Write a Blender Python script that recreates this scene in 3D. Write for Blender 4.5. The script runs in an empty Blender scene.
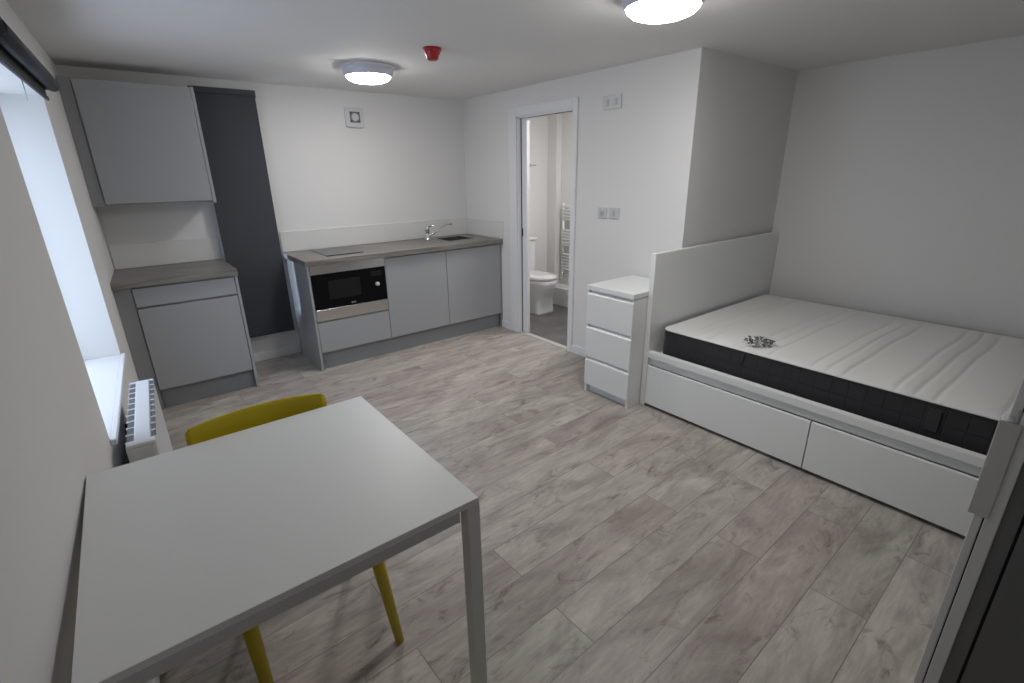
import bpy, bmesh, math, random
from mathutils import Vector, Matrix
random.seed(7)
sc = bpy.context.scene
COL = sc.collection

# ---------------------------------------------------------------- room dimensions (metres)
H = 2.208          # ceiling
XR = 3.029         # wall with the bathroom door
XR2 = 4.3065       # wall beside the bed
YB = -2.611        # step in the wall behind the headboard
YF = -5.55         # wall behind the camera
LA = 0.043         # the window wall is slightly out of square

# ---------------------------------------------------------------- materials
MATS = {}
def mat(name, color, rough=0.5, metal=0.0, bump=0.0, bscale=60.0, spec=0.5, coat=0.0, vary=0.0, vscale=3.0, emit=None, estr=0.0):
    if name in MATS: return MATS[name]
    m = bpy.data.materials.new(name); m.use_nodes = True
    nt = m.node_tree; b = nt.nodes['Principled BSDF']
    b.inputs['Base Color'].default_value = (*color, 1)
    b.inputs['Roughness'].default_value = rough
    b.inputs['Metallic'].default_value = metal
    b.inputs['Specular IOR Level'].default_value = spec
    b.inputs['Coat Weight'].default_value = coat
    b.inputs['Coat Roughness'].default_value = 0.12
    tc = nt.nodes.new('ShaderNodeTexCoord')
    if bump:
        n = nt.nodes.new('ShaderNodeTexNoise'); n.inputs['Scale'].default_value = bscale; n.inputs['Detail'].default_value = 4
        bp = nt.nodes.new('ShaderNodeBump'); bp.inputs['Strength'].default_value = bump; bp.inputs['Distance'].default_value = 0.002
        nt.links.new(tc.outputs['Object'], n.inputs['Vector']); nt.links.new(n.outputs['Fac'], bp.inputs['Height'])
        nt.links.new(bp.outputs['Normal'], b.inputs['Normal'])
    if vary:
        n = nt.nodes.new('ShaderNodeTexNoise'); n.inputs['Scale'].default_value = vscale; n.inputs['Detail'].default_value = 5
        mx = nt.nodes.new('ShaderNodeMix'); mx.data_type = 'RGBA'
        mx.inputs[6].default_value = (*[c*(1-vary) for c in color], 1); mx.inputs[7].default_value = (*[min(1, c*(1+vary)) for c in color], 1)
        nt.links.new(tc.outputs['Object'], n.inputs['Vector']); nt.links.new(n.outputs['Fac'], mx.inputs[0])
        nt.links.new(mx.outputs[2], b.inputs['Base Color'])
    if emit:
        b.inputs['Emission Color'].default_value = (*emit, 1); b.inputs['Emission Strength'].default_value = estr
    MATS[name] = m
    return m

def floor_mat():
    m = bpy.data.materials.new('grey_oak_laminate'); m.use_nodes = True
    nt = m.node_tree; N = nt.nodes; L = nt.links; b = N['Principled BSDF']
    tc = N.new('ShaderNodeTexCoord')
    mp = N.new('ShaderNodeMapping'); mp.inputs['Location'].default_value = (0.3, 0.095+19.0, 0); mp.inputs['Rotation'].default_value = (0, 0, -0.025)
    L.new(tc.outputs['Object'], mp.inputs['Vector'])
    br = N.new('ShaderNodeTexBrick'); br.offset = 0.37; br.offset_frequency = 2; br.squash = 1
    br.inputs['Scale'].default_value = 1; br.inputs['Brick Width'].default_value = 1.28; br.inputs['Row Height'].default_value = 0.19
    br.inputs['Mortar Size'].default_value = 0.0018; br.inputs['Mortar Smooth'].default_value = 0.3; br.inputs['Bias'].default_value = 0
    br.inputs['Color1'].default_value = (0, 0, 0, 1); br.inputs['Color2'].default_value = (1, 1, 1, 1); br.inputs['Mortar'].default_value = (.5, .5, .5, 1)
    L.new(mp.outputs['Vector'], br.inputs['Vector'])
    # every plank gets its own piece of grain
    sh = N.new('ShaderNodeVectorMath'); sh.operation = 'MULTIPLY_ADD'
    L.new(br.outputs['Color'], sh.inputs[0]); sh.inputs[1].default_value = (37.0, 19.0, 11.0); L.new(mp.outputs['Vector'], sh.inputs[2])
    def noise(sx, sy, scale, detail, rough=.55, dist=0.0):
        a = N.new('ShaderNodeMapping'); a.inputs['Scale'].default_value = (sx, sy, 1); L.new(sh.outputs[0], a.inputs['Vector'])
        n = N.new('ShaderNodeTexNoise'); n.inputs['Scale'].default_value = scale; n.inputs['Detail'].default_value = detail
        n.inputs['Roughness'].default_value = rough; n.inputs['Distortion'].default_value = dist
        L.new(a.outputs['Vector'], n.inputs['Vector']); return n
    fine = noise(2.0, 13, 3.4, 9, .68, 1.0)
    broad = noise(1.0, 3.2, 2.4, 6, .62, .9)
    blot = noise(2.2, 5.0, 2.3, 6, .7, 1.0)
    r1 = N.new('ShaderNodeValToRGB'); e = r1.color_ramp.elements
    e[0].position = .25; e[0].color = (.245, .215, .193, 1); e[1].position = .75; e[1].color = (.545, .503, .468, 1)
    L.new(broad.outputs['Fac'], r1.inputs['Fac'])
    r2 = N.new('ShaderNodeValToRGB'); e = r2.color_ramp.elements
    e[0].position = .3; e[0].color = (.82, .81, .80, 1); e[1].position = .7; e[1].color = (1.12, 1.12, 1.12, 1)
    L.new(fine.outputs['Fac'], r2.inputs['Fac'])
    m1 = N.new('ShaderNodeMix'); m1.data_type = 'RGBA'; m1.blend_type = 'MULTIPLY'; m1.inputs[0].default_value = 1
    L.new(r1.outputs['Color'], m1.inputs[6]); L.new(r2.outputs['Color'], m1.inputs[7])
    r3 = N.new('ShaderNodeValToRGB'); e = r3.color_ramp.elements           # knots
    e[0].position = .29; e[0].color = (.42, .385, .36, 1); e[1].position = .44; e[1].color = (1, 1, 1, 1)
    L.new(blot.outputs['Fac'], r3.inputs['Fac'])
    m2 = N.new('ShaderNodeMix'); m2.data_type = 'RGBA'; m2.blend_type = 'MULTIPLY'; m2.inputs[0].default_value = .9
    L.new(m1.outputs[2], m2.inputs[6]); L.new(r3.outputs['Color'], m2.inputs[7])
    r4 = N.new('ShaderNodeValToRGB'); e = r4.color_ramp.elements           # tone of each plank
    e[0].position = 0; e[0].color = (.93, .90, .90, 1); e[1].position = 1; e[1].color = (1.07, 1.09, 1.06, 1)
    L.new(br.outputs['Color'], r4.inputs['Fac'])
    m3 = N.new('ShaderNodeMix'); m3.data_type = 'RGBA'; m3.blend_type = 'MULTIPLY'; m3.inputs[0].default_value = 1
    L.new(m2.outputs[2], m3.inputs[6]); L.new(r4.outputs['Color'], m3.inputs[7])
    m4 = N.new('ShaderNodeMix'); m4.data_type = 'RGBA'
    mm = N.new('ShaderNodeMath'); mm.operation = 'MULTIPLY'; mm.inputs[1].default_value = .55
    L.new(br.outputs['Fac'], mm.inputs[0]); L.new(mm.outputs[0], m4.inputs[0])
    L.new(m3.outputs[2], m4.inputs[6]); m4.inputs[7].default_value = (.05, .043, .038, 1)
    L.new(m4.outputs[2], b.inputs['Base Color'])
    b.inputs['Roughness'].default_value = .48; b.inputs['Specular IOR Level'].default_value = .4
    bp = N.new('ShaderNodeBump'); bp.inputs['Strength'].default_value = .25; bp.inputs['Distance'].default_value = .001
    L.new(fine.outputs['Fac'], bp.inputs['Height']); L.new(bp.outputs['Normal'], b.inputs['Normal'])
    return m

def worktop_mat():
    m = bpy.data.materials.new('weathered_grey_wood_laminate'); m.use_nodes = True
    nt = m.node_tree; N = nt.nodes; L = nt.links; b = N['Principled BSDF']
    tc = N.new('ShaderNodeTexCoord'); a = N.new('ShaderNodeMapping'); a.inputs['Scale'].default_value = (1.5, 20, 20)
    L.new(tc.outputs['Object'], a.inputs['Vector'])
    n = N.new('ShaderNodeTexNoise'); n.inputs['Scale'].default_value = 2.2; n.inputs['Detail'].default_value = 7; n.inputs['Distortion'].default_value = .5
    L.new(a.outputs['Vector'], n.inputs['Vector'])
    r = N.new('ShaderNodeValToRGB'); e = r.color_ramp.elements
    e[0].position = .3; e[0].color = (.125, .115, .102, 1); e[1].position = .72; e[1].color = (.27, .255, .232, 1)
    L.new(n.outputs['Fac'], r.inputs['Fac']); L.new(r.outputs['Color'], b.inputs['Base Color'])
    b.inputs['Roughness'].default_value = .38
    return m

def quilt_mat():
    m = bpy.data.materials.new('dark_quilted_side_fabric'); m.use_nodes = True
    nt = m.node_tree; N = nt.nodes; L = nt.links; b = N['Principled BSDF']
    b.inputs['Base Color'].default_value = (.021, .021, .024, 1); b.inputs['Roughness'].default_value = .9
    b.inputs['Sheen Weight'].default_value = .12
    tc = N.new('ShaderNodeTexCoord'); mp = N.new('ShaderNodeMapping'); mp.inputs['Rotation'].default_value = (0, math.pi/2, 0)
    sp = N.new('ShaderNodeSeparateXYZ'); L.new(tc.outputs['Object'], sp.inputs[0])
    cb = N.new('ShaderNodeCombineXYZ'); ad = N.new('ShaderNodeMath'); ad.operation = 'ADD'
    L.new(sp.outputs['X'], ad.inputs[0]); L.new(sp.outputs['Y'], ad.inputs[1])
    L.new(ad.outputs[0], cb.inputs['X']); L.new(sp.outputs['Z'], cb.inputs['Y'])
    br = N.new('ShaderNodeTexBrick'); br.offset = 0; br.inputs['Scale'].default_value = 1
    br.inputs['Brick Width'].default_value = .075; br.inputs['Row Height'].default_value = .075; br.inputs['Mortar Size'].default_value = .004
    br.inputs['Mortar Smooth'].default_value = 1
    L.new(cb.outputs[0], br.inputs['Vector'])
    bp = N.new('ShaderNodeBump'); bp.invert = True; bp.inputs['Strength'].default_value = .45; bp.inputs['Distance'].default_value = .005
    L.new(br.outputs['Fac'], bp.inputs['Height']); L.new(bp.outputs['Normal'], b.inputs['Normal'])
    mx = N.new('ShaderNodeMix'); mx.data_type = 'RGBA'; L.new(br.outputs['Fac'], mx.inputs[0])
    mx.inputs[6].default_value = (.021, .021, .024, 1); mx.inputs[7].default_value = (.011, .011, .013, 1)
    L.new(mx.outputs[2], b.inputs['Base Color'])
    return m

def glass_mat(name='window_glass', tint=(1, 1, 1), refl=.06):
    m = bpy.data.materials.new(name); m.use_nodes = True
    nt = m.node_tree; N = nt.nodes; L = nt.links; N.remove(N['Principled BSDF'])
    t = N.new('ShaderNodeBsdfTransparent'); t.inputs[0].default_value = (*tint, 1)
    g = N.new('ShaderNodeBsdfGlossy'); g.inputs['Roughness'].default_value = .02
    mx = N.new('ShaderNodeMixShader'); mx.inputs[0].default_value = refl
    L.new(t.outputs[0], mx.inputs[1]); L.new(g.outputs[0], mx.inputs[2]); L.new(mx.outputs[0], N['Material Output'].inputs[0])
    return m
def film_mat(name, color, alpha, rough=.35):
    m = bpy.data.materials.new(name); m.use_nodes = True
    b = m.node_tree.nodes['Principled BSDF']; b.inputs['Base Color'].default_value = (*color, 1)
    b.inputs['Alpha'].default_value = alpha; b.inputs['Roughness'].default_value = rough
    return m

M_wall = mat('wall_emulsion', (.715, .705, .695), .75, bump=.12, bscale=220, spec=.25)
M_ceil = mat('ceiling_emulsion', (.76, .75, .735), .8, bump=.12, bscale=160, spec=.2)
M_trim = mat('white_gloss_trim', (.75, .75, .765), .45)
M_bathwall = mat('bathroom_paint', (.74, .73, .72), .5)
M_floor = floor_mat()
M_bathfloor = mat('bathroom_vinyl', (.125, .12, .115), .5, vary=.5, vscale=6)
M_cab = mat('light_grey_gloss', (.345, .355, .368), .28, coat=.45)
M_cabin = mat('cabinet_carcass', (.27, .275, .285), .5)
M_plinth = mat('plinth_grey', (.25, .26, .27), .4)
M_top = worktop_mat()
M_steel = mat('brushed_steel', (.66, .65, .64), .2, 1.0, bump=.05, bscale=300)
M_chrome = mat('chrome', (.75, .75, .76), .1, 1.0)
M_black = mat('black_glass', (.004, .004, .005), .35, spec=.12)
M_dark = mat('microwave_cavity_window', (.012, .012, .013), .3, spec=.25)
M_hob = mat('ceramic_hob_glass', (.10, .10, .10), .3)
M_silver = mat('silver_knob', (.75, .75, .75), .3, .6)
M_blind = mat('charcoal_blind_fabric', (.05, .056, .066), .85, bump=.2, bscale=900)
M_rail = mat('dark_blind_rail', (.03, .035, .045), .5)
M_white = mat('white_foil_furniture', (.76, .77, .76), .35)
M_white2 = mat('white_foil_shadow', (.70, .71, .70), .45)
M_rad = mat('white_radiator_enamel', (.88, .88, .87), .5)
M_plast = mat('white_plastic', (.62, .625, .65), .4)
M_grille = mat('radiator_grille_slots', (.10, .11, .11), .6)
M_quilt = quilt_mat()
M_ticking = mat('white_mattress_ticking', (.70, .70, .675), .9, bump=.35, bscale=420, spec=.2)
M_table = mat('white_table_laminate', (.76, .77, .765), .40, spec=.5)
M_tleg = mat('powder_coated_leg', (.68, .68, .64), .45)
M_apron = mat('powder_coated_frame', (.58, .585, .56), .5)
M_yellow = mat('yellow_polypropylene', (.54, .42, .006), .45)
M_diff = mat('lit_diffuser', (.9, .9, .9), .4, emit=(1, .982, .967), estr=33.0)
M_diff2 = mat('lit_diffuser_bright', (.9, .9, .9), .4, emit=(1, .982, .967), estr=46.0)
M_lampring = mat('lamp_ring', (.66, .67, .77), .4)
M_red = mat('red_plastic', (.36, .014, .012), .35)
M_cera = mat('ceramic', (.72, .72, .71), .12, coat=.5)
M_dgrey = mat('dark_grey_panel', (.16, .16, .16), .5)
M_gap = mat('dark_gap_shade_and_trim', (.012, .012, .012), .7)  # near-black: paints the shade in gaps and slots, also the hob trim
M_guard = mat('grey_foam_guard', (.62, .615, .59), .55)
M_film = film_mat('clear_film', (.8, .8, .8), .35, .2)
M_bag = film_mat('clear_bag', (.85, .85, .85), .10, .25)
M_blackplastic = mat('black_plastic', (.02, .02, .02), .4)
M_sky = None
M_glass = glass_mat()

# ---------------------------------------------------------------- mesh helpers
class MB:
    """collects shapes, then links them as one mesh object"""
    def __init__(s): s.bm = bmesh.new(); s.mats = []
    def _m(s, m):
        if m not in s.mats: s.mats.append(m)
        return s.mats.index(m)
    def box(s, x0, x1, y0, y1, z0, z1, bev=0.0, m=None, X=None):
        if x0 > x1: x0, x1 = x1, x0
        if y0 > y1: y0, y1 = y1, y0
        t = bmesh.new()
        v = [t.verts.new(c) for c in ((x0,y0,z0),(x1,y0,z0),(x1,y1,z0),(x0,y1,z0),(x0,y0,z1),(x1,y0,z1),(x1,y1,z1),(x0,y1,z1))]
        for f in ((0,3,2,1),(4,5,6,7),(0,1,5,4),(1,2,6,5),(2,3,7,6),(3,0,4,7)): t.faces.new([v[i] for i in f])
        if bev:
            bmesh.ops.bevel(t, geom=list(t.edges), offset=min(bev, .45*min(x1-x0, y1-y0, z1-z0)), segments=2, affect='EDGES', profile=.5)
        s._merge(t, m, X); return s
    def _merge(s, t, m=None, X=None):
        if X is not None: bmesh.ops.transform(t, matrix=X, verts=t.verts)
        idx = s._m(m) if m else 0
        me = bpy.data.meshes.new('tmp')
        for f in t.faces: f.material_index = idx
        t.to_mesh(me); t.free()
        s.bm.from_mesh(me)
        bpy.data.meshes.remove(me)
    def tube(s, pts, r, n=12, m=None, X=None, cap=True):
        """round bar through points; r a number or one per point"""
        pts = [Vector(p) for p in pts]
        rs = r if isinstance(r, (list, tuple)) else [r]*len(pts)
        t = bmesh.new(); rings = []
        up = None
        for i, p in enumerate(pts):
            d = (pts[min(i+1, len(pts)-1)] - pts[max(i-1, 0)]).normalized()
            if up is None:
                up = Vector((0,0,1)) if abs(d.z) < .9 else Vector((1,0,0))
            a = d.cross(up).normalized(); bb = a.cross(d).normalized(); up = bb
            rings.append([t.verts.new(p + rs[i]*(math.cos(2*math.pi*k/n)*a + math.sin(2*math.pi*k/n)*bb)) for k in range(n)])
        for i in range(len(rings)-1):
            for k in range(n):
                t.faces.new((rings[i][k], rings[i][(k+1)%n], rings[i+1][(k+1)%n], rings[i+1][k]))
        if cap: t.faces.new(rings[0]); t.faces.new(rings[-1][::-1])
        bmesh.ops.recalc_face_normals(t, faces=t.faces)
        for f in t.faces: f.smooth = len(f.verts) == 4
        s._merge(t, m, X); return s
    def lathe(s, prof, n=40, m=None, X=None):
        """prof = [(r, z), ...] about the z axis"""
        t = bmesh.new(); rings = []
        for r, z in prof:
            if r < 1e-6: rings.append([t.verts.new((0, 0, z))])
            else: rings.append([t.verts.new((r*math.cos(2*math.pi*k/n), r*math.sin(2*math.pi*k/n), z)) for k in range(n)])
        for a, b in zip(rings, rings[1:]):
            for k in range(n):
                q = [a[k % len(a)], a[(k+1) % len(a)], b[(k+1) % len(b)], b[k % len(b)]]
                u = []
                for x in q:
                    if x not in u: u.append(x)
                if len(u) > 2:
                    f = t.faces.new(u); f.smooth = True
        bmesh.ops.recalc_face_normals(t, faces=t.faces)
        s._merge(t, m, X); return s
    def loft(s, sections, m=None, X=None, cap=True, smooth=True):
        """sections = lists of equally many points"""
        t = bmesh.new(); R = [[t.verts.new(p) for p in sec] for sec in sections]; n = len(R[0])
        for a, b in zip(R, R[1:]):
            for k in range(n):
                f = t.faces.new((a[k], a[(k+1)%n], b[(k+1)%n], b[k])); f.smooth = smooth
        if cap: t.faces.new(R[0]); t.faces.new(R[-1][::-1])
        bmesh.ops.recalc_face_normals(t, faces=t.faces)
        s._merge(t, m, X); return s
    def build(s, name, material, parent=None, loc=None, smooth=False, origin=None):
        me = bpy.data.meshes.new(name); s.bm.to_mesh(me); s.bm.free()
        if s.mats:
            for mm in s.mats: me.materials.append(mm)
        else: me.materials.append(material)
        if smooth:
            for p in me.polygons: p.use_smooth = True
        o = bpy.data.objects.new(name, me); COL.objects.link(o)
        if origin is not None:
            me.transform(Matrix.Translation(-Vector(origin))); o.location = origin
        if parent is not None:
            o.parent = parent
            o.matrix_parent_inverse = Matrix.Translation(-Vector(parent.location))
        return o

def box(name, m, x0, x1, y0, y1, z0, z1, parent=None, bev=.0015, label=None):
    o = MB().box(x0, x1, y0, y1, z0, z1, bev).build(name, m, parent)
    if label: o['label'] = label
    return o
def thing(name, label, cat, loc, group=None):
    o = bpy.data.objects.new(name, None); COL.objects.link(o); o.location = loc; o.empty_display_size = .1
    o['label'] = label; o['category'] = cat
    if group: o['group'] = group
    return o
def tag(o, label, cat, group=None):
    o['label'] = label; o['category'] = cat
    if group: o['group'] = group
    return o
def struct(o): o['kind'] = 'structure'; return o

# window wall frame: s runs along the wall toward the camera, n into the room
_d = Vector((-LA, -1, 0)).normalized(); _n = Vector((1, -LA, 0)).normalized()
WL = Matrix(((_d.x, _n.x, 0, 0), (_d.y, _n.y, 0, 0), (0, 0, 1, 0), (0, 0, 0, 1)))
def wl_box(mb, s0, s1, n0, n1, z0, z1, bev=0, m=None): return mb.box(s0, s1, n0, n1, z0, z1, bev, m, WL)
def fixn(o):
    # the wall frame mirrors, so turn faces outward again
    b = bmesh.new(); b.from_mesh(o.data); bmesh.ops.recalc_face_normals(b, faces=b.faces); b.to_mesh(o.data); b.free(); return o

# ================================================================= SETTING
XO = 4.25                       # far wall of the bathroom
struct(MB().box(-.30, XR2+.05, YF-.12, 0.0, -.10, 0.0).build('floor', M_floor))
struct(MB().box(XR+.05, XO, YB+.10, 0.0, 0.0, .004).build('floor_bathroom', M_bathfloor))
struct(MB().box(-.42, XR2+.12, YF-.12, .42, H, H+.12).build('ceiling', M_ceil))

# left wall with the window opening
S0, S1, ZS, ZT = 1.15, 2.29, .583, 1.897
mb = MB()
wl_box(mb, -.35, S0, -.32, 0, 0, H); wl_box(mb, S1, 5.70, -.32, 0, 0, H)
wl_box(mb, S0, S1, -.32, 0, 0, ZS); wl_box(mb, S0, S1, -.32, 0, ZT, H)
struct(fixn(mb.build('wall_left', M_wall)))
# back wall with the opening behind the long blind
BX0, BX1, BZ0, BZ1 = .74, 1.118, .30, 2.05
mb = MB()
mb.box(-.02, BX0, 0, .30, 0, H); mb.box(BX1, XR2+.05, 0, .30, 0, H); mb.box(BX0, BX1, 0, .30, 0, BZ0); mb.box(BX0, BX1, 0, .30, BZ1, H)
struct(mb.build('wall_back', M_wall))
# wall with the bathroom door
DY0, DY1, DZ = -.862, -1.562, 1.985
mb = MB()
mb.box(XR, XR+.028, DY0, 0, 0, H); mb.box(XR+.082, XR+.11, DY0, 0, 0, H)
mb.box(XR, XR+.11, YB, DY1, 0, H); mb.box(XR, XR+.028, DY1, DY0, DZ, H); mb.box(XR+.082, XR+.11, DY1, DY0, DZ, H)
struct(mb.build('wall_right', M_wall))
struct(MB().box(XR+.11, XR2+.10, YB, YB+.10, 0, H).build('wall_headboard', M_wall))
struct(MB().box(XR2, XR2+.10, YF, YB, 0, H).build('wall_bed_side', M_wall))
struct(MB().box(-.34, XR2+.1, YF-.12, YF, 0, H).build('wall_front', M_wall))
struct(MB().box(XO, XO+.06, YB+.10, 0, 0, H).build('wall_bathroom_far', M_bathwall))
struct(MB().box(XR+.112, XO, -.012, -.002, 0, H).build('wall_bathroom_back', M_bathwall))

# baseboards
def board(name, x0, x1, y0, y1): struct(MB().box(x0, x1, y0, y1, 0, .078, .004).build(name, M_trim))
board('baseboard_back', .682, 1.148, -.016, 0)
board('baseboard_right', XR-.016, XR, YB+.0, -1.615)
board('baseboard_right_short', XR-.016, XR, -.748, -.60)
mb = MB(); wl_box(mb, .63, 5.5, 0, .016, 0, .078, .004); struct(fixn(mb.build('baseboard_left', M_trim)))
board('baseboard_bed_side', XR2-.016, XR2, YF+.02, -4.80)
board('baseboard_front', -.2, XR2-.02, YF, YF+.016)
struct(MB().box(4.042, XO, -1.9, -.012, .004, .215, .004).build('trim_1', M_cera))         # boxed-in pipes in the bathroom
struct(MB().box(4.17, XO, -.16, -.012, .215, H, .003).build('trim_2', M_bathwall))

# upstand (white splashback strip)
def ups(n, x0, x1, y0, y1): struct(MB().box(x0, x1, y0, y1, .9105, 1.082, .003).build(n, mat('upstand_white', (.66, .655, .64), .45)))
ups('trim_3', 1.138, XR, -.012, 0); ups('trim_4', XR-.012, XR, -.632, -.012); ups('trim_5', .005, .682, -.012, 0)

# --- window in the left wall
fr = MB()
for a in ((S0, S0+.055, ZS, ZT), (S1-.055, S1, ZS, ZT), (S0+.055, S1-.055, ZS, ZS+.06), (S0+.055, S1-.055, ZT-.06, ZT), (1.69, 1.75, ZS+.06, ZT-.06)):
    wl_box(fr, a[0], a[1], -.29, -.225, a[2], a[3], .004)
win = struct(fixn(fr.build('window_1', M_trim)))
g = MB(); wl_box(g, S0+.05, S1-.05, -.262, -.256, ZS+.05, ZT-.05); fixn(g.build('pane', M_glass, win))
sl = MB(); wl_box(sl, S0-.015, S1+.015, 0, .021, ZS, ZS+.022, .004); wl_box(sl, S0+.002, S1-.002, -.222, .001, ZS, ZS+.022)
fixn(sl.build('window_sill', M_trim, win))
# --- window in the back wall, behind the long blind
fr = MB()
for a in ((BX0, BX0+.03, BZ0, BZ1), (BX1-.03, BX1, BZ0, BZ1), (BX0+.03, BX1-.03, BZ0, BZ0+.03), (BX0+.03, BX1-.03, BZ1-.03, BZ1)):
    fr.box(a[0], a[1], .05, .10, a[2], a[3], .004)
win2 = struct(fr.build('window_2', M_trim))
MB().box(BX0+.026, BX1-.026, .073, .078, BZ0+.026, BZ1-.026).build('pane', M_glass, win2)

# --- bathroom door: frame, sliding leaf
AW = .072
fr = MB()
fr.box(XR-.018, XR, DY0+.0, DY0+.108, 0, DZ+AW, .004)
fr.box(XR-.018, XR, DY1-.050, DY1, 0, DZ+AW, .004)
fr.box(XR-.018, XR, DY1, DY0, DZ, DZ+AW, .004)
fr.box(XR-.001, XR+.112, DY1, DY1+.012, 0, DZ)            # lining at the right
fr.box(XR-.001, XR+.030, DY0-.012, DY0, 0, DZ); fr.box(XR+.080, XR+.112, DY0-.012, DY0, 0, DZ)
fr.box(XR-.001, XR+.030, DY1, DY0, DZ-.012, DZ); fr.box(XR+.080, XR+.112, DY1, DY0, DZ-.012, DZ)
door = struct(fr.build('door_1', M_trim))
MB().box(XR+.040, XR+.074, DY0-.083, DY0+.55, .008, DZ-.006, .003).build('door_leaf', M_trim, door)
MB().box(XR+.031, XR+.040, DY0-.014, DY0-.002, .0, DZ-.0).build('gap_shade', M_gap, door)  # near-black strip paints the shade of the gap between lining and leaf
MB().box(XR+.031, XR+.080, DY1+.014, DY0-.014, DZ-.010, DZ+.02).build('sliding_track', M_gap, door)
MB().box(XR+.030, XR+.041, DY0-.027, DY0-.013, .955, 1.03, .004).build('handle', M_blackplastic, door)
MB().box(XR-.0, XR+.06, DY1+.012, DY0-.0, .0, .006, .002).build('threshold_strip', mat('pale_threshold', (.5, .49, .46), .35), door)

# ================================================================= KITCHEN
FY = -.598       # faces of the doors
def cab_front(o, x0, x1, z0, z1, name='door', parent=None):
    return MB().box(x0+.0022, x1-.0022, FY, FY+.018, z0, z1, .002).build(name, M_cab, parent)
# small cabinet left
c = thing('base_cabinet', 'grey single base cabinet with one drawer, left of the long dark blind', 'cabinet', (.34, -.3, 0))
MB().box(.072, .655, FY+.02, -.02, .14, .866).build('carcass', M_cabin, c)
MB().box(.658, .676, FY, -.02, 0, .866, .001).build('end_panel', M_cab, c)
MB().box(-.024, .068, FY+.012, FY+.03, 0, .866).build('filler_panel', M_cabin, c)
cab_front(c, .070, .656, .735, .858, 'drawer', c)
cab_front(c, .070, .656, .150, .722, 'door', c)
MB().box(.068, .656, -.55, -.535, 0, .139).build('kickboard', M_plinth, c)
w = MB(); w.loft([[(-.0005, -.001, z), (-.0262, -.622, z), (.680, -.622, z), (.680, -.001, z)] for z in (.868, .9100)], smooth=False)
tag(w.build('worktop', M_top), 'short dark wood-effect worktop on the single cabinet under the wall cupboard', 'worktop')
# wall cabinet
c = thing('wall_cabinet', 'grey wall cupboard hung high in the corner beside the window wall', 'cabinet', (.34, -.15, 1.36))
MB().box(.062, .664, -.262, -.002, 1.364, 2.098).build('carcass', M_cabin, c)
MB().box(.668, .688, -.285, -.002, 1.352, 2.102, .001).build('end_panel', M_cab, c)
MB().box(-.0105, .054, -.270, -.250, 1.352, 2.108).build('filler_panel', M_cabin, c)
MB().box(.058, .666, -.283, -.264, 1.368, 2.100, .002).build('door', M_cab, c)
# run of units right
def unit(label, x0, x1, loc):
    c = thing('base_cabinet', label, 'cabinet', loc); return c
c = unit('grey base cabinet housing the microwave, with a low drawer under it', 1.15, 1.783, (1.47, -.3, 0))
MB().box(1.151, 1.169, FY-.002, -.03, 0, .866, .001).build('end_panel', M_cab, c)
b = MB(); b.box(1.171, 1.185, FY+.02, -.03, .14, .866); b.box(1.767, 1.781, FY+.02, -.03, .14, .866); b.box(1.185, 1.767, FY+.02, -.03, .395, .412); b.box(1.185, 1.767, -.045, -.03, .412, .866)
b.box(1.185, 1.767, FY+.02, -.03, .14, .155)
b.build('carcass', M_cabin, c)
cab_front(c, 1.170, 1.783, .152, .405, 'drawer', c)
c = unit('grey base cabinet door between microwave and sink unit', 1.783, 2.388, (2.09, -.3, 0))
MB().box(1.786, 2.385, FY+.02, -.03, .14, .866).build('carcass', M_cabin, c); cab_front(c, 1.783, 2.388, .152, .858, 'door', c)
c = unit('grey base cabinet under the sink, at the bathroom door end', 2.388, 3.0, (2.69, -.3, 0))
b = MB(); b.box(2.391, 2.405, FY+.02, -.03, .14, .866); b.box(2.99, 3.004, FY+.02, -.03, .14, .866); b.box(2.405, 2.99, FY+.02, -.03, .14, .155); b.box(2.405, 2.99, -.045, -.03, .155, .866)
b.build('carcass', M_cabin, c); cab_front(c, 2.388, 3.006, .152, .858, 'door', c)
MB().box(3.008, 3.026, FY+.004, FY+.02, .0, .866).build('filler_panel', M_cabin, c)
tag(MB().box(1.171, 3.006, -.556, -.540, 0, .138, .001).build('plinth', M_plinth), 'long grey plinth board under the microwave, middle and sink cabinets', 'plinth')

# worktop with cut-outs for hob and sink
wt = MB()
SX0, SX1, SY0, SY1 = 2.54, 2.84, -.41, -.13
wt.box(1.136, SX0, -.632, -.013, .868, .910, .0015); wt.box(SX1, XR-.0125, -.632, -.013, .868, .910, .0015)
wt.box(SX0-.002, SX1+.002, -.632, SY0, .868, .910, .0015); wt.box(SX0-.002, SX1+.002, SY1, -.013, .868, .910, .0015)
tag(wt.build('worktop', M_top), 'long dark wood-effect worktop carrying the hob, tap and sink', 'worktop')
# hob
hb = thing('ceramic_hob', 'flat grey glass hob set in the worktop above the microwave', 'hob', (1.51, -.24, .911))
MB().box(1.352, 1.655, -.485, -.035, .9105, .9155, .002).build('glass_plate', M_hob, hb)
t = MB()
for yy, r in ((-.15, .07), (-.34, .085)):
    t.lathe([(r, .9157), (r+.003, .9162), (r+.006, .9157)], 36, X=Matrix.Translation((1.503, yy, 0)))
t.build('heating_zone_rings', mat('zone_ring_print', (.22, .22, .22), .3), hb)
MB().box(1.349, 1.658, -.489, -.484, .9103, .9158, .001).build('front_trim', M_gap, hb)
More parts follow.
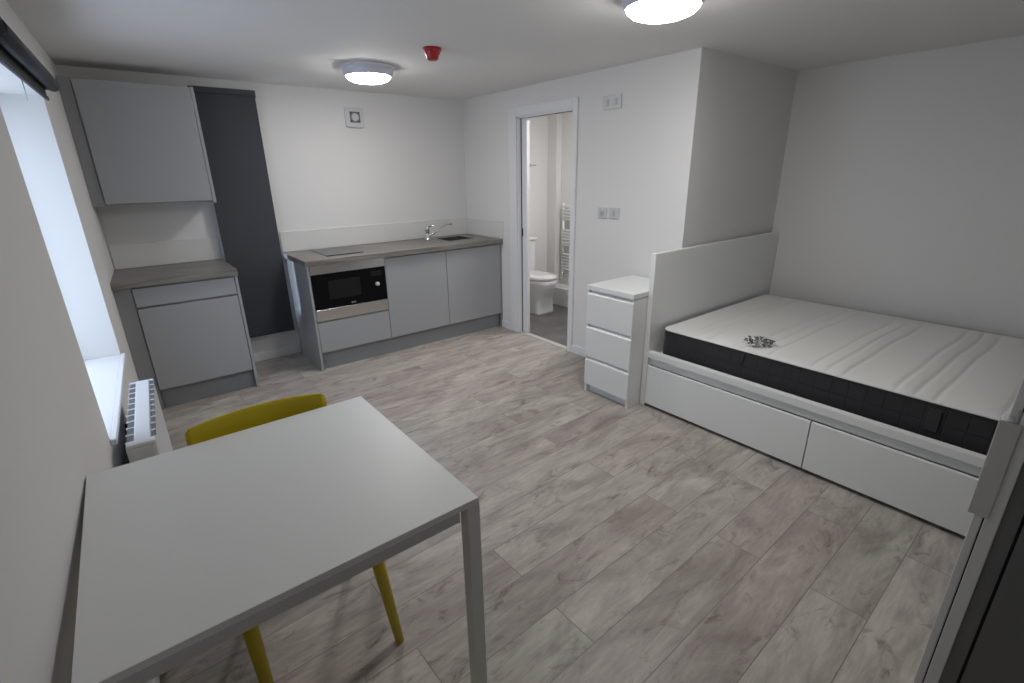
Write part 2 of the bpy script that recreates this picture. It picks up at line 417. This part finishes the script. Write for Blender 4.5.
# sink
sk = thing('sink', 'small stainless steel inset sink right of the mixer tap', 'sink', (2.71, -.27, .91))
b = MB(); r = .012
b.box(SX0-.02, SX1+.02, SY1, SY1+.018, .9105, .9145, .001); b.box(SX0-.02, SX1+.02, SY0-.018, SY0, .9105, .9145, .001)
b.box(SX0-.02, SX0, SY0, SY1, .9105, .9145, .001); b.box(SX1, SX1+.02, SY0, SY1, .9105, .9145, .001)
b.build('rim', M_steel, sk)
b = MB()
b.box(SX0, SX0+.003, SY0, SY1, .77, .912); b.box(SX1-.003, SX1, SY0, SY1, .77, .912); b.box(SX0, SX1, SY0, SY0+.003, .77, .912); b.box(SX0, SX1, SY1-.003, SY1, .77, .912)
b.box(SX0, SX1, SY0, SY1, .765, .77)
b.build('bowl', M_steel, sk)
MB().lathe([(0, .7705), (.04, .7705), (.043, .7725), (.045, .770)], 24, X=Matrix.Translation((2.71, -.27, 0))).build('drain', M_chrome, sk)
# mixer tap
tp = thing('mixer_tap', 'chrome mixer tap with long angled spout behind the sink', 'tap', (2.447, -.168, .911))
MB().lathe([(0, .9105), (.027, .9105), (.027, .918), (.021, .922), (.020, 1.0), (.023, 1.004), (.023, 1.03), (.018, 1.042), (0, 1.044)], 24, X=Matrix.Translation((2.447, -.168, 0))).build('tap_body', M_chrome, tp)
MB().tube([(2.46, -.172, .945), (2.51, -.178, .972), (2.60, -.19, 1.022), (2.645, -.196, 1.046), (2.665, -.199, 1.050), (2.705, -.203, 1.050)], [.011, .010, .0095, .0095, .011, .013], 12).build('spout', M_chrome, tp)
MB().tube([(2.447, -.17, 1.036), (2.455, -.20, 1.045), (2.475, -.262, 1.052)], [.010, .007, .006], 10).build('lever', M_chrome, tp)
# microwave
mw = thing('microwave', 'built-in microwave with black glass door and steel trim under the hob', 'microwave', (1.476, -.35, .415))
MB().box(1.20, 1.755, FY+.02, -.10, .4135, .83).build('body', mat('microwave_casing', (.2, .2, .2), .5, .5), mw)
b = MB(); b.box(1.172, 1.781, FY-.004, FY+.016, .794, .864, .0015); b.box(1.172, 1.781, FY-.004, FY+.016, .415, .510, .0015)
b.build('trim', M_steel, mw)
MB().box(1.172, 1.781, FY-.006, FY+.012, .512, .794, .0015).build('glass_door', M_black, mw)
MB().box(1.295, 1.555, FY-.0075, FY-.005, .585, .735, .001).build('door_window', M_dark, mw)
MB().lathe([(0, .022), (.012, .022), (.016, .018), (.017, 0)], 28, X=Matrix.Translation((1.700, FY-.006, .655)) @ Matrix.Rotation(math.pi/2, 4, 'X')).build('knob', M_silver, mw)
MB().box(1.655, 1.745, FY-.0075, FY-.005, .725, .765, .001).build('display', M_dark, mw)
b = MB()
for k, (wd, hh) in enumerate(((.009, .012), (.007, .012), (.008, .012), (.006, .012))):
    x = 1.464 + k*.0105; b.box(x, x+wd, FY-.0068, FY-.0058, .528, .528+.003); b.box(x, x+.0025, FY-.0068, FY-.0058, .528, .528+hh); b.box(x, x+wd, FY-.0068, FY-.0058, .5375, .540)
b.build('logo', mat('logo_print', (.45, .45, .45), .5), mw)
# tall blind over the narrow window
bl = thing('roller_blind', 'long charcoal roller blind hanging between the two kitchen units', 'blind', (.92, -.06, .25))
b = MB(); b.box(.694, 1.112, -.0785, -.0765, .262, 2.11)
b.build('fabric', M_blind, bl)
MB().box(.692, 1.114, -.084, -.072, .243, .262, .002).build('bottom_bar', M_rail, bl)
b = MB(); b.tube([(.69, -.062, 2.112), (1.112, -.062, 2.112)], .022, 16); b.box(.686, .692, -.088, -.001, 2.088, 2.136); b.box(1.112, 1.116, -.088, -.001, 2.088, 2.136)
b.box(.69, 1.114, -.088, -.083, 2.10, 2.138)
b.build('head_rail', M_rail, bl)
MB().box(.905, .93, -.086, -.070, .236, .2425, .002).build('pull_tab', M_plast, bl)
# roller blind on the window wall (rolled up)
bl = thing('roller_blind', 'rolled-up dark roller blind above the bright window', 'blind', (-.07, -1.67, 1.94))
def WP(s, n, z): v = WL @ Vector((s, n, z)); return (v.x, v.y, v.z)
fixn(MB().tube([WP(1.215, .048, 1.937), WP(2.350, .048, 1.937)], .029, 20).build('fabric_roll', M_rail, bl))
b = MB(); wl_box(b, 1.225, 2.34, .0185, .021, 1.885, 1.95); fixn(b.build('fabric', mat('olive_blind_fabric', (.045, .052, .052), .8), bl))
b = MB(); wl_box(b, 1.225, 2.34, .014, .026, 1.868, 1.886, .003); fixn(b.build('bottom_bar', M_rail, bl))
for s in (1.208, 2.351):
    b = MB(); wl_box(b, s, s+.006, .002, .070, 1.915, 1.960, .002); fixn(b.build('end_bracket', M_rail, bl))
fixn(MB().tube([WP(1.84, .018, 1.868), WP(1.842, .016, 1.80)], .0022, 6).build('pull_cord', M_plast, bl))

# ================================================================= WALL / CEILING FITTINGS
# extractor vent
v = thing('extractor_vent', 'square white extractor vent high on the kitchen wall', 'vent', (1.90, -.01, 2.0))
MB().box(1.817, 1.985, -.022, -.001, 1.921, 2.072, .006).build('cover_plate', M_plast, v)
RX = Matrix.Rotation(math.pi/2, 4, 'X')
b = MB(); b.box(1.856, 1.946, -.0245, -.021, 1.955, 2.042, .003); b.build('grille_opening', mat('vent_dark', (.09, .09, .09), .6), v)
MB().lathe([(0, .010), (.026, .009), (.031, .006), (.032, 0)], 32, X=Matrix.Translation((1.901, -.0235, 1.9985)) @ RX).build('centre_disc', M_plast, v)
b = MB()
for k in range(12):
    a = k*math.pi/6; ca, sa = math.cos(a), math.sin(a)
    b.tube([(1.901+.030*ca, -.025, 1.9985+.030*sa), (1.901+.046*ca, -.025, 1.9985+.046*sa)], .0016, 6)
b.build('louvre_fins', M_plast, v)
MB().box(1.83, 1.972, -.026, -.006, 1.9165, 1.9225, .002).build('lower_slot', M_guard, v)

def lamp(label, x, y, name='ceiling_lamp', diff=None):
    l = thing(name, label, 'ceiling light', (x, y, H), 'round flush ceiling lamps')
    T = Matrix.Translation((x, y, H))
    MB().lathe([(0, -.001), (.172, -.001), (.176, -.005), (.172, -.010), (.164, -.012), (0, -.012)], 56, X=T).build('ceiling_plate', M_trim, l)
    MB().lathe([(.162, -.012), (.163, -.030), (.158, -.052), (.150, -.062), (.146, -.063), (.144, -.058), (.10, -.014)], 56, X=T).build('ring', M_lampring, l)
    MB().lathe([(.1445, -.058), (.142, -.070), (.125, -.084), (.095, -.094), (.05, -.100), (0, -.102)], 56, X=T).build('diffuser', diff or M_diff, l)
lamp('lit round ceiling lamp near the kitchen vent and red alarm', 1.625, -1.02)
lamp('lit round ceiling lamp cut off by the top of the photo, nearer the bed', 2.02, -3.06, diff=M_diff2)
lamp('round ceiling lamp inside the bathroom, beyond the sliding door', 3.62, -1.35, diff=M_diff2)

a = thing('fire_detector', 'small red fire detector on the ceiling between the two lamps', 'fire alarm', (1.73, -1.70, H))
T = Matrix.Translation((1.73, -1.70, H))
MB().lathe([(0, -.001), (.053, -.001), (.054, -.012), (.050, -.018), (0, -.018)], 32, X=T).build('mounting_base', M_red, a)
MB().lathe([(.046, -.018), (.044, -.030), (.036, -.042), (.033, -.056), (.026, -.062), (0, -.063)], 32, X=T).build('sensor_head', M_red, a)

def plate(name, label, cat, y0, y1, z0, z1, kind):
    p = thing(name, label, cat, (XR, (y0+y1)/2, (z0+z1)/2))
    MB().box(XR-.010, XR-.0005, y0, y1, z0, z1, .003).build('faceplate', mat('socket_white', (.56, .56, .57), .35), p)
    ym = (y0+y1)/2; zm = (z0+z1)/2
    for dy in ((-.038, .038) if kind == 'double' else (0,)):
        if kind == 'socket':
            MB().box(XR-.0115, XR-.0095, ym-.016, ym+.016, zm-.022, zm+.012, .001).build('outlet', mat('outlet_inset', (.42, .42, .43), .4), p)
            MB().box(XR-.015, XR-.010, ym-.008, ym+.008, zm+.018, zm+.032, .001).build('switch', M_plast, p)
        else:
            MB().box(XR-.014, XR-.0095, ym+dy-.013, ym+dy+.013, zm-.020, zm+.020, .002).build('rocker', mat('rocker_grey', (.47, .47, .48), .35), p)
    return p
plate('switch_plate', 'double white isolator switch plate high on wall beside the bathroom door', 'switch', -2.028, -1.862, 1.940, 2.030, 'double')
plate('socket_plate', 'single white wall plate nearest the bathroom door frame', 'socket', -1.942, -1.858, 1.184, 1.262, 'socket')
plate('switch_plate', 'single white wall plate nearer the bed, of the low pair', 'switch', -2.062, -1.966, 1.186, 1.266, 'single')

# ================================================================= PANEL HEATER under the window
rd = thing('panel_heater', 'white wall-mounted oil heater with slotted top under the window', 'heater', (-.03, -2.0, .15))
RS0, RS1, RN0, RN1, RZ0, RZ1 = 1.69, 2.41, .048, .142, .14, .606
b = MB(); wl_box(b, RS0, RS1, RN0, RN1, RZ0, RZ1-.004, .014); fixn(b.build('body', M_plast, rd))
b = MB(); wl_box(b, RS0+.012, RS1-.04, RN0+.004, RN0+.028, RZ1-.005, RZ1-.002); wl_box(b, RS0+.012, RS1-.04, RN1-.014, RN1-.001, RZ1-.012, RZ1-.002)
fixn(b.build('air_slot', M_grille, rd))
b = MB(); wl_box(b, RS0+.004, RS1-.012, RN0+.026, RN1-.016, RZ1-.006, RZ1+.004, .004); wl_box(b, RS1-.042, RS1, RN0+.002, RN1, RZ1-.018, RZ1+.003, .008); wl_box(b, RS0, RS0+.016, RN0+.002, RN1, RZ1-.018, RZ1+.003, .006)
fixn(b.build('top_panel', M_plast, rd))
for k in range(11):
    s = RS0+.016+k*(RS1-RS0-.056)/10
    b = MB(); wl_box(b, s-.004, s+.004, RN0, RN0+.030, RZ1-.006, RZ1+.001, .001); fixn(b.build('slot_bar', M_plast, rd))
    b = MB(); wl_box(b, s-.004, s+.004, RN1-.018, RN1+.001, RZ1-.012, RZ1+.001, .001); fixn(b.build('slot_bar', M_plast, rd))
for s in (RS0+.1, RS1-.22):
    b = MB(); wl_box(b, s, s+.025, .001, RN0+.004, .22, .45); fixn(b.build('wall_bracket', M_rail, rd))

# ================================================================= BATHROOM
to = thing('toilet', 'white close-coupled toilet seen through the open bathroom door', 'toilet', (3.665, -.30, 0))
def sup(cx, cy, a, b_, z, n=32, e=2.6, fr=1.0, bk=1.0):
    pts = []
    for k in range(n):
        t = 2*math.pi*k/n; c, s_ = math.cos(t), math.sin(t)
        ee = e if s_ > 0 else (bk if bk > 1.5 else 2.3)
        pts.append((cx + a*math.copysign(abs(c)**(2/ee), c), cy + b_*math.copysign(abs(s_)**(2/ee), s_), z))
    return pts
tx = 3.665
MB().loft([sup(tx+.01, -.32, .138, .235, .004, e=7, bk=7), sup(tx+.01, -.32, .138, .235, .03, e=7, bk=7), sup(tx+.01, -.315, .136, .230, .16, e=6, bk=6), sup(tx, -.32, .145, .255, .225, e=5, bk=4), sup(tx, -.345, .165, .295, .30), sup(tx, -.36, .182, .298, .36), sup(tx, -.36, .184, .298, .398), sup(tx, -.36, .178, .29, .405)], smooth=True).build('bowl', M_cera, to)
MB().loft([sup(tx, -.375, .182, .282, .407), sup(tx, -.375, .188, .288, .412), sup(tx, -.375, .188, .288, .432), sup(tx, -.375, .180, .280, .444), sup(tx, -.375, .10, .18, .450)], smooth=True).build('seat_lid', M_cera, to)
b = MB(); b.box(tx-.185, tx+.185, -.185, -.018, .41, .785, .03); b.build('cistern', M_cera, to)
b = MB(); b.box(tx-.193, tx+.193, -.193, -.016, .785, .815, .01); b.build('cistern_lid', M_cera, to)
MB().lathe([(0, .006), (.018, .005), (.02, 0)], 20, X=Matrix.Translation((tx, -.10, .815))).build('flush_button', M_chrome, to)

tr = thing('towel_radiator', 'white ladder towel radiator on the far bathroom wall', 'towel radiator', (4.20, -.42, .39))
b = MB(); b.tube([(4.20, -.262, .385), (4.20, -.262, 1.185)], .014, 12); b.build('upright', M_rad, tr)
b = MB(); b.tube([(4.20, -.645, .385), (4.20, -.645, 1.185)], .014, 12); b.build('upright', M_rad, tr)
zs = [.42, .455, .49, .525, .56, .595, .70, .735, .77, .805, .84, .875, 1.00, 1.035, 1.07, 1.105, 1.15]
for z in zs: MB().tube([(4.192, -.262, z), (4.186, -.445, z), (4.192, -.645, z)], .0115, 8).build('rung', M_rad, tr)
for y in (-.262, -.645):
    for z in (.44, 1.12): MB().tube([(4.20, y, z), (4.249, y, z)], .008, 8).build('wall_bracket', M_plast, tr)
b = MB(); b.tube([(4.20, -.262, .385), (4.20, -.262, .325), (4.19, -.262, .30)], .011, 10); b.build('valve', M_chrome, tr)
hk = MB(); hk.lathe([(0, .004), (.02, .003), (.02, 0)], 16, X=Matrix.Translation((3.89, -.0125, 1.60)) @ RX); hk.tube([(3.89, -.014, 1.60), (3.89, -.05, 1.60), (3.95, -.055, 1.60)], .006, 8)
tag(hk.build('wall_hook', M_chrome), 'small hook fixed on the bathroom wall above the toilet', 'hook')

# ================================================================= CHEST OF DRAWERS
CX, CY0, CY1 = 2.524, -2.238, -2.632     # front face, far and near sides
ch = thing('chest_of_drawers', 'narrow white chest of three drawers beside the bed headboard', 'chest of drawers', (2.76, -2.435, 0))
b = MB(); b.box(CX+.006, CX+.478, CY0-.018, CY0, 0, .760, .001); b.box(CX+.006, CX+.478, CY1, CY1+.018, 0, .760, .001)
b.box(CX+.46, CX+.478, CY1+.018, CY0-.018, .03, .748); b.box(CX+.03, CX+.46, CY1+.018, CY0-.018, .045, .06); b.build('carcass', M_white, ch)
for zz in (.255, .495, .735): MB().box(CX+.0185, CX+.026, CY1+.0185, CY0-.0185, zz, zz+.033).build('front_rail', M_white, ch)
MB().box(CX-.004, CX+.482, CY1-.003, CY0+.003, .762, .794, .002).build('top', M_white, ch)
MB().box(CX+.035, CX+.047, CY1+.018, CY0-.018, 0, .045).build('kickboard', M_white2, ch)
for z0, z1 in ((.063, .264), (.280, .503), (.519, .746)):
    t = MB(); y0, y1 = CY1+.001, CY0-.001
    # front board with a bevelled finger-grip along its upper edge
    sec = lambda y: [(CX, y, z0), (CX+.018, y, z0), (CX+.018, y, z1), (CX+.014, y, z1), (CX, y, z1-.016)]
    t.loft([sec(y0), sec(y1)], smooth=False); dr = t.build('drawer', M_white, ch)
    b = MB(); b.box(CX+.018, CX+.42, CY1+.03, CY0-.03, z0+.01, z1-.05)
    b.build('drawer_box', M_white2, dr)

# ================================================================= BED
HX, HY = 2.662, -2.672
bd = thing('bed_frame', 'white double bed frame with tall flat headboard and two long drawers', 'bed', (3.48, -3.7, 0))
MB().box(HX, XR2-.004, HY, HY+.035, 0, 1.036, .002).build('headboard', M_white, bd)
MB().box(HX, HX+.042, -4.76, HY, .352, .394, .002).build('side_rail', M_white, bd); MB().box(XR2-.046, XR2-.004, -4.76, HY, .352, .394, .002).build('side_rail', M_white, bd)
b = MB(); b.box(HX+.022, HX+.040, -4.76, HY, .300, .352); b.box(XR2-.04, XR2-.02, -4.76, HY, .02, .352)
b.box(HX+.05, XR2-.05, HY-.02, HY, .02, .352); b.build('inner_rail', M_white2, bd)
MB().box(HX, XR2-.004, -4.80, -4.76, 0, .40, .002).build('footboard', M_white, bd)
for y0, y1 in ((-3.684, HY-.004), (-4.755, -3.689)):
    dr = MB().box(HX-.001, HX+.018, y0, y1, .022, .296, .002).build('drawer', M_white, bd)
    b = MB(); b.box(HX+.018, HX+.60, y0+.03, y0+.045, .03, .24); b.box(HX+.018, HX+.60, y1-.045, y1-.03, .03, .24); b.box(HX+.018, HX+.60, y0+.045, y1-.045, .03, .04); b.box(HX+.59, HX+.60, y0+.045, y1-.045, .04, .24)
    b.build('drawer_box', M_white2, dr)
b = MB()
for k in range(18):
    y = HY-.08-k*.115; b.box(HX+.044, XR2-.048, y-.035, y+.035, .278, .296, .002)
b.build('slatted_base', mat('birch_slats', (.55, .42, .28), .6), bd)

mt = thing('mattress', 'white double mattress with dark quilted sides on the bed frame', 'mattress', (3.48, -3.7, .30))
MX0, MX1, MY0, MY1, MZ0, MZ1 = HX+.082, 4.175, HY-2.03, HY-.030, .298, .544
def rrect(x0, x1, y0, y1, r, z, n=7):
    pts = []
    for cx, cy, a0 in ((x1-r, y1-r, 0), (x0+r, y1-r, 90), (x0+r, y0+r, 180), (x1-r, y0+r, 270)):
        for k in range(n):
            a = math.radians(a0 + 90*k/(n-1)); pts.append((cx+r*math.cos(a), cy+r*math.sin(a), z))
    return pts
MB().loft([rrect(MX0+.012, MX1-.012, MY0+.012, MY1-.012, .05, MZ0), rrect(MX0, MX1, MY0, MY1, .06, MZ0+.016), rrect(MX0-.004, MX1+.004, MY0-.004, MY1, .06, (MZ0+MZ1)/2), rrect(MX0, MX1, MY0, MY1, .06, MZ1)], smooth=False).build('quilted_border', M_quilt, mt)
# top panel: real grooves in groups of three
GR = []
for g0 in (-2.885, -3.25, -3.612, -3.975, -4.34):
    for k in range(3): GR.append(g0 - .074*k)
def topz(x, y):
    wob = .010*math.sin((x-MX0)*3.4+.6) + .004*math.sin((x-MX0)*9+1)
    ex = min(x-MX0, MX1-x); ey = min(y-MY0, MY1-y); e = max(0, min(ex, ey))
    z = MZ1 + .010*(1-math.exp(-e/.03))
    for g in GR:
        d = (y-g-wob)/.011
        if abs(d) < 4: z -= .0055*math.exp(-d*d)*min(1, e/.03)
    z += .003*math.sin(y*2.6*math.pi/.37+1)*min(1, e/.1)
    return z
t = bmesh.new(); NX, NY = 46, 330
def inside(x, y):       # pull grid corners in to the rounded outline
    r = .06
    cx = min(max(x, MX0+r), MX1-r); cy = min(max(y, MY0+r), MY1-r)
    dx, dy = x-cx, y-cy; d = math.hypot(dx, dy)
    if d > r: return cx+dx*r/d, cy+dy*r/d
    return x, y
V = []
for i in range(NX+1):
    u = i/NX
    row = []
    for j in range(NY+1):
        x, y = inside(MX0+(MX1-MX0)*u, MY0+(MY1-MY0)*j/NY); row.append(t.verts.new((x, y, topz(x, y))))
    V.append(row)
for i in range(NX):
    for j in range(NY):
        f = t.faces.new((V[i][j], V[i+1][j], V[i+1][j+1], V[i][j+1])); f.smooth = True
q = MB(); q._merge(t); q.build('top_panel', M_ticking, mt)
MB().loft([rrect(MX0-.003, MX1+.003, MY0-.003, MY1+.0, .06, MZ1-.004), rrect(MX0-.004, MX1+.004, MY0-.004, MY1+.0, .06, MZ1), rrect(MX0, MX1, MY0, MY1, .06, MZ1+.003)], cap=False).build('piping', M_ticking, mt)
M_web = mat('webbing', (.034, .034, .037), .9)
MB().box(MX0-.009, MX0-.004, -4.150, -4.105, .41, .515, .002).build('carry_handle', M_web, mt)
MB().box(MX0-.009, MX0-.003, -3.265, -3.245, .475, .525, .001).build('care_tag', M_web, mt)

# bag of black fixings on the mattress
bg = thing('fixings_bag', 'small clear bag of black fixings lying on the white mattress', 'bag', (2.73, -3.345, .54))
bx, by, bz = 2.88, -3.279, .5590
ang = -.706
def rot2(u, v): return (bx + u*math.cos(ang) - v*math.sin(ang), by + u*math.sin(ang) + v*math.cos(ang))
t = MB(); secs = []
for k in range(9):
    u = -.085 + .17*k/8; hgt = .004 + .018*math.sin(math.pi*k/8)**.6; sec = []
    for j in range(12):
        a = 2*math.pi*j/12; x, y = rot2(u, (.066+.004*math.sin(5*k))*math.cos(a)); sec.append((x, y, bz + hgt + hgt*math.sin(a)*1.0))
    secs.append(sec)
t.loft(secs, smooth=True); t.build('clear_bag', M_bag, bg)
for k in range(72):
    u = random.uniform(-.072, .072); v_ = random.uniform(-.052, .052); x, y = rot2(u, v_); a = random.uniform(0, math.pi); l = random.uniform(.005, .012)
    z = bz + random.uniform(.006, .030)
    MB().tube([(x-l*math.cos(a), y-l*math.sin(a), z), (x+l*.7*math.cos(a), y+l*.7*math.sin(a), z+random.uniform(-.003, .003)), (x+l*math.cos(a), y+l*math.sin(a), z)], [.0036, .0036, .006], 8).build('fixing', M_blackplastic if k % 4 else M_silver, bg)

# ================================================================= TABLE AND CHAIR
TX0, TX1, TY0, TY1, TZ = -.118, .674, -3.609, -2.834, .745
tb = thing('dining_table', 'square white dining table pushed against the window wall', 'table', (.28, -3.22, 0))
MB().box(TX0, TX1, TY0, TY1, TZ-.018, TZ, .0015).build('tabletop', M_table, tb)
f = MB(); q = .012
f.box(TX0+q+.04, TX1-q-.04, TY0+q, TY0+q+.02, TZ-.058, TZ-.0185); f.box(TX0+q+.04, TX1-q-.04, TY1-q-.02, TY1-q, TZ-.058, TZ-.0185)
f.box(TX0+q, TX0+q+.02, TY0+q+.04, TY1-q-.04, TZ-.058, TZ-.0185); f.box(TX1-q-.02, TX1-q, TY0+q+.04, TY1-q-.04, TZ-.058, TZ-.0185)
f.build('underframe', M_apron, tb)
for x in (TX0+.004, TX1+.004-.038):
    for y in (TY0+.002, TY1-.002-.038):
        MB().box(x, x+.038, y, y+.038, 0, TZ-.0185, .003).build('leg', M_tleg, tb)

cr = thing('dining_chair', 'yellow plastic chair tucked under the white table', 'chair', (.335, -3.03, 0))
cxm = .339
def shell_pts():
    """centre line of seat and backrest, (y, z, half width, curve)"""
    return [(-3.31, .425, .19, 0), (-3.30, .438, .20, .002), (-3.17, .448, .212, .006), (-3.08, .447, .215, .010), (-3.0, .443, .212, .014), (-2.93, .444, .205, .020),
            (-2.872, .458, .198, .024), (-2.838, .49, .195, .026), (-2.822, .55, .198, .027), (-2.806, .62, .205, .028), (-2.788, .69, .212, .029), (-2.775, .745, .217, .030), (-2.769, .777, .216, .030), (-2.767, .790, .205, .030)]
t = bmesh.new(); P = shell_pts(); NN = 22; top = []; bot = []
for i, (y, z, hw, cv) in enumerate(P):
    a, b_ = P[max(i-1, 0)], P[min(i+1, len(P)-1)]
    dy, dz = b_[0]-a[0], b_[1]-a[1]; L_ = math.hypot(dy, dz); ny, nz = -dz/L_, dy/L_      # shell normal (up / forward)
    r1, r2 = [], []
    for j in range(NN+1):
        u = -1+2*j/NN
        c = cv*(u*u)                      # edges curve up and forward
        drop = -.012*abs(u)**2.2*(1 if i >= 12 else 0) - (.006*u*u if i == 11 else 0)
        x = cxm + hw*u; yy = y + ny*c; zz = z + nz*c + drop
        r1.append(t.verts.new((x, yy+ny*.003, zz+nz*.003))); r2.append(t.verts.new((x, yy-ny*.003, zz-nz*.003)))
    top.append(r1); bot.append(r2)
for i in range(len(P)-1):
    for j in range(NN):
        f = t.faces.new((top[i][j], top[i][j+1], top[i+1][j+1], top[i+1][j])); f.smooth = True
        f = t.faces.new((bot[i][j], bot[i+1][j], bot[i+1][j+1], bot[i][j+1])); f.smooth = True
    t.faces.new((top[i][0], top[i+1][0], bot[i+1][0], bot[i][0])); t.faces.new((top[i][NN], bot[i][NN], bot[i+1][NN], top[i+1][NN]))
for j in range(NN):
    t.faces.new((top[0][j], bot[0][j], bot[0][j+1], top[0][j+1])); t.faces.new((top[-1][j], top[-1][j+1], bot[-1][j+1], bot[-1][j]))
bmesh.ops.recalc_face_normals(t, faces=t.faces)
# seat and backrest as two meshes of the same shell
tb2 = t.copy(); t.faces.ensure_lookup_table()
bmesh.ops.delete(t, geom=[v for v in t.verts if v.co.y > -2.87 and v.co.z > .50], context='VERTS')
bmesh.ops.delete(tb2, geom=[v for v in tb2.verts if not (v.co.z > .462 and v.co.y > -2.895)], context='VERTS')
q = MB(); q._merge(t); q.build('seat', M_yellow, cr, smooth=False)
q = MB(); q._merge(tb2); q.build('backrest', M_yellow, cr, smooth=False)
for (xa, ya, xb, yb) in ((.500, -3.285, .556, -3.250), (.145, -3.300, .158, -3.272), (.475, -2.93, .52, -2.86), (.19, -2.93, .14, -2.86)):
    MB().tube([(xa, ya, .438), (xa+(xb-xa)*.1, ya+(yb-ya)*.1, .40), (xb, yb, .0)], [.021, .020, .0145], 14).build('leg', M_yellow, cr)
MB().box(.20, .49, -3.20, -2.95, .425, .436, .004).build('seat_support', M_yellow, cr)

# ================================================================= TALL CUPBOARD at the right edge
WX = 1.45
wd = thing('tall_cupboard', 'tall white-edged cupboard with dark grey door, cut off by the right edge', 'cupboard', (1.75, -4.8, 0))
Y0 = -4.411
b = MB()
b.box(WX+.012, WX+.60, Y0-.018, Y0, 0, 2.05, .001)           # side facing the bed
b.box(WX+.012, WX+.60, -5.30, -5.28, 0, 2.05); b.box(WX+.58, WX+.60, -5.28, Y0-.018, 0, 2.05); b.box(WX+.012, WX+.60, -5.28, Y0-.018, 2.03, 2.05); b.box(WX+.03, WX+.60, -5.28, Y0-.018, .0, .07)
b.build('carcass', M_white, wd)
MB().box(WX, WX+.012, Y0-.0155, Y0+.0, 0, 2.05, .002).build('edge_strip', M_white, wd)
MB().box(WX+.004, WX+.012, Y0-.0180, Y0-.0155, .0, 2.05).build('gap_shade', M_gap, wd)  # dark strip stands in for shade inside the groove
MB().box(WX-.002, WX+.014, Y0-.042, Y0-.018, 0, 2.05, .002).build('front_stile', M_white, wd)
MB().box(WX+.002, WX+.018, Y0-.0690, Y0-.042, .0, 2.05).build('inner_stile', M_dgrey, wd)
MB().box(WX+.010, WX+.018, Y0-.0745, Y0-.069, .0, 2.05).build('door_gap_shade', M_gap, wd)  # black strip painted as the shaded gap beside the door
MB().box(WX+.001, WX+.019, -5.28, Y0-.0745, .02, 2.04, .0015).build('door', M_dgrey, wd)
g = MB(); g.box(WX-.007, WX-.0025, Y0-.024, Y0+.011, .800, 1.028, .002); g.box(WX-.0025, WX+.05, Y0+.0005, Y0+.011, .800, 1.028)
o = g.build('corner_protector', M_guard, wd); o['label'] = 'grey plastic protector wrapped on the corner edge'
t = bmesh.new()
pts = [(WX-.000, Y0+.012, 1.028), (WX-.004, Y0+.006, 1.046), (WX-.002, Y0-.008, 1.040), (WX-.001, Y0-.012, 1.058), (WX-.000, Y0-.030, 1.046), (WX-.004, Y0-.045, 1.050)]
a_ = [t.verts.new(p) for p in pts]; b_ = [t.verts.new((p[0]+.001, p[1], 1.020)) for p in pts]
for k in range(len(pts)-1): t.faces.new((a_[k], a_[k+1], b_[k+1], b_[k]))
ret = bmesh.ops.solidify(t, geom=t.faces[:], thickness=.0012)
q = MB(); q._merge(t); o = q.build('loose_film', M_film, wd)

# ================================================================= DAYLIGHT, CAMERA
w = bpy.data.worlds.new('overcast_sky'); sc.world = w; w.use_nodes = True
nt = w.node_tree; bgd = nt.nodes['Background']
tc = nt.nodes.new('ShaderNodeTexCoord'); sp = nt.nodes.new('ShaderNodeSeparateXYZ'); rmp = nt.nodes.new('ShaderNodeValToRGB')
nt.links.new(tc.outputs['Generated'], sp.inputs[0]); nt.links.new(sp.outputs['Z'], rmp.inputs['Fac'])
e = rmp.color_ramp.elements; e[0].position = 0.0; e[0].color = (.55, .66, .82, 1); e[1].position = .6; e[1].color = (.66, .80, 1.0, 1)
nt.links.new(rmp.outputs['Color'], bgd.inputs['Color']); bgd.inputs['Strength'].default_value = 2.7
def portal(name, loc, rot, sx, sy):
    l = bpy.data.lights.new(name, 'AREA'); l.shape = 'RECTANGLE'; l.size = sx; l.size_y = sy; l.cycles.is_portal = True
    o = bpy.data.objects.new(name, l); COL.objects.link(o); o.location = loc; o.rotation_euler = rot
    return o
pc = WL @ Vector(((S0+S1)/2, -.34, (ZS+ZT)/2))
portal('window_daylight', pc, (0, -math.pi/2, -LA), ZT-ZS, S1-S0)
portal('narrow_window_daylight', ((BX0+BX1)/2, .32, (BZ0+BZ1)/2), (-math.pi/2, 0, 0), BX1-BX0, BZ1-BZ0)

cam = bpy.data.cameras.new('camera'); co = bpy.data.objects.new('camera', cam); COL.objects.link(co); sc.camera = co
F, CP, YAW, PIT, ROL = 484.401, (.10878902, -4.48056338, 1.52444578), -.663, -.3355, -.0158
cy, sy = math.cos(YAW), math.sin(YAW); cp, sp_ = math.cos(PIT), math.sin(PIT)
fwd = Vector((-sy*cp, cy*cp, sp_)); r0 = Vector((cy, sy, 0)); u0 = r0.cross(fwd)
cr_, sr_ = math.cos(ROL), math.sin(ROL)
rv = cr_*r0 + sr_*u0; uv = -sr_*r0 + cr_*u0
co.matrix_world = Matrix(((rv.x, uv.x, -fwd.x, CP[0]), (rv.y, uv.y, -fwd.y, CP[1]), (rv.z, uv.z, -fwd.z, CP[2]), (0, 0, 0, 1)))
cam.sensor_width = 36; cam.sensor_fit = 'HORIZONTAL'; cam.lens = F*36/1024; cam.clip_start = .02

sc.view_settings.view_transform = 'Standard'; sc.view_settings.look = 'None'; sc.view_settings.gamma = 1
sc.view_settings.use_curve_mapping = False; sc.view_settings.exposure = 0.72
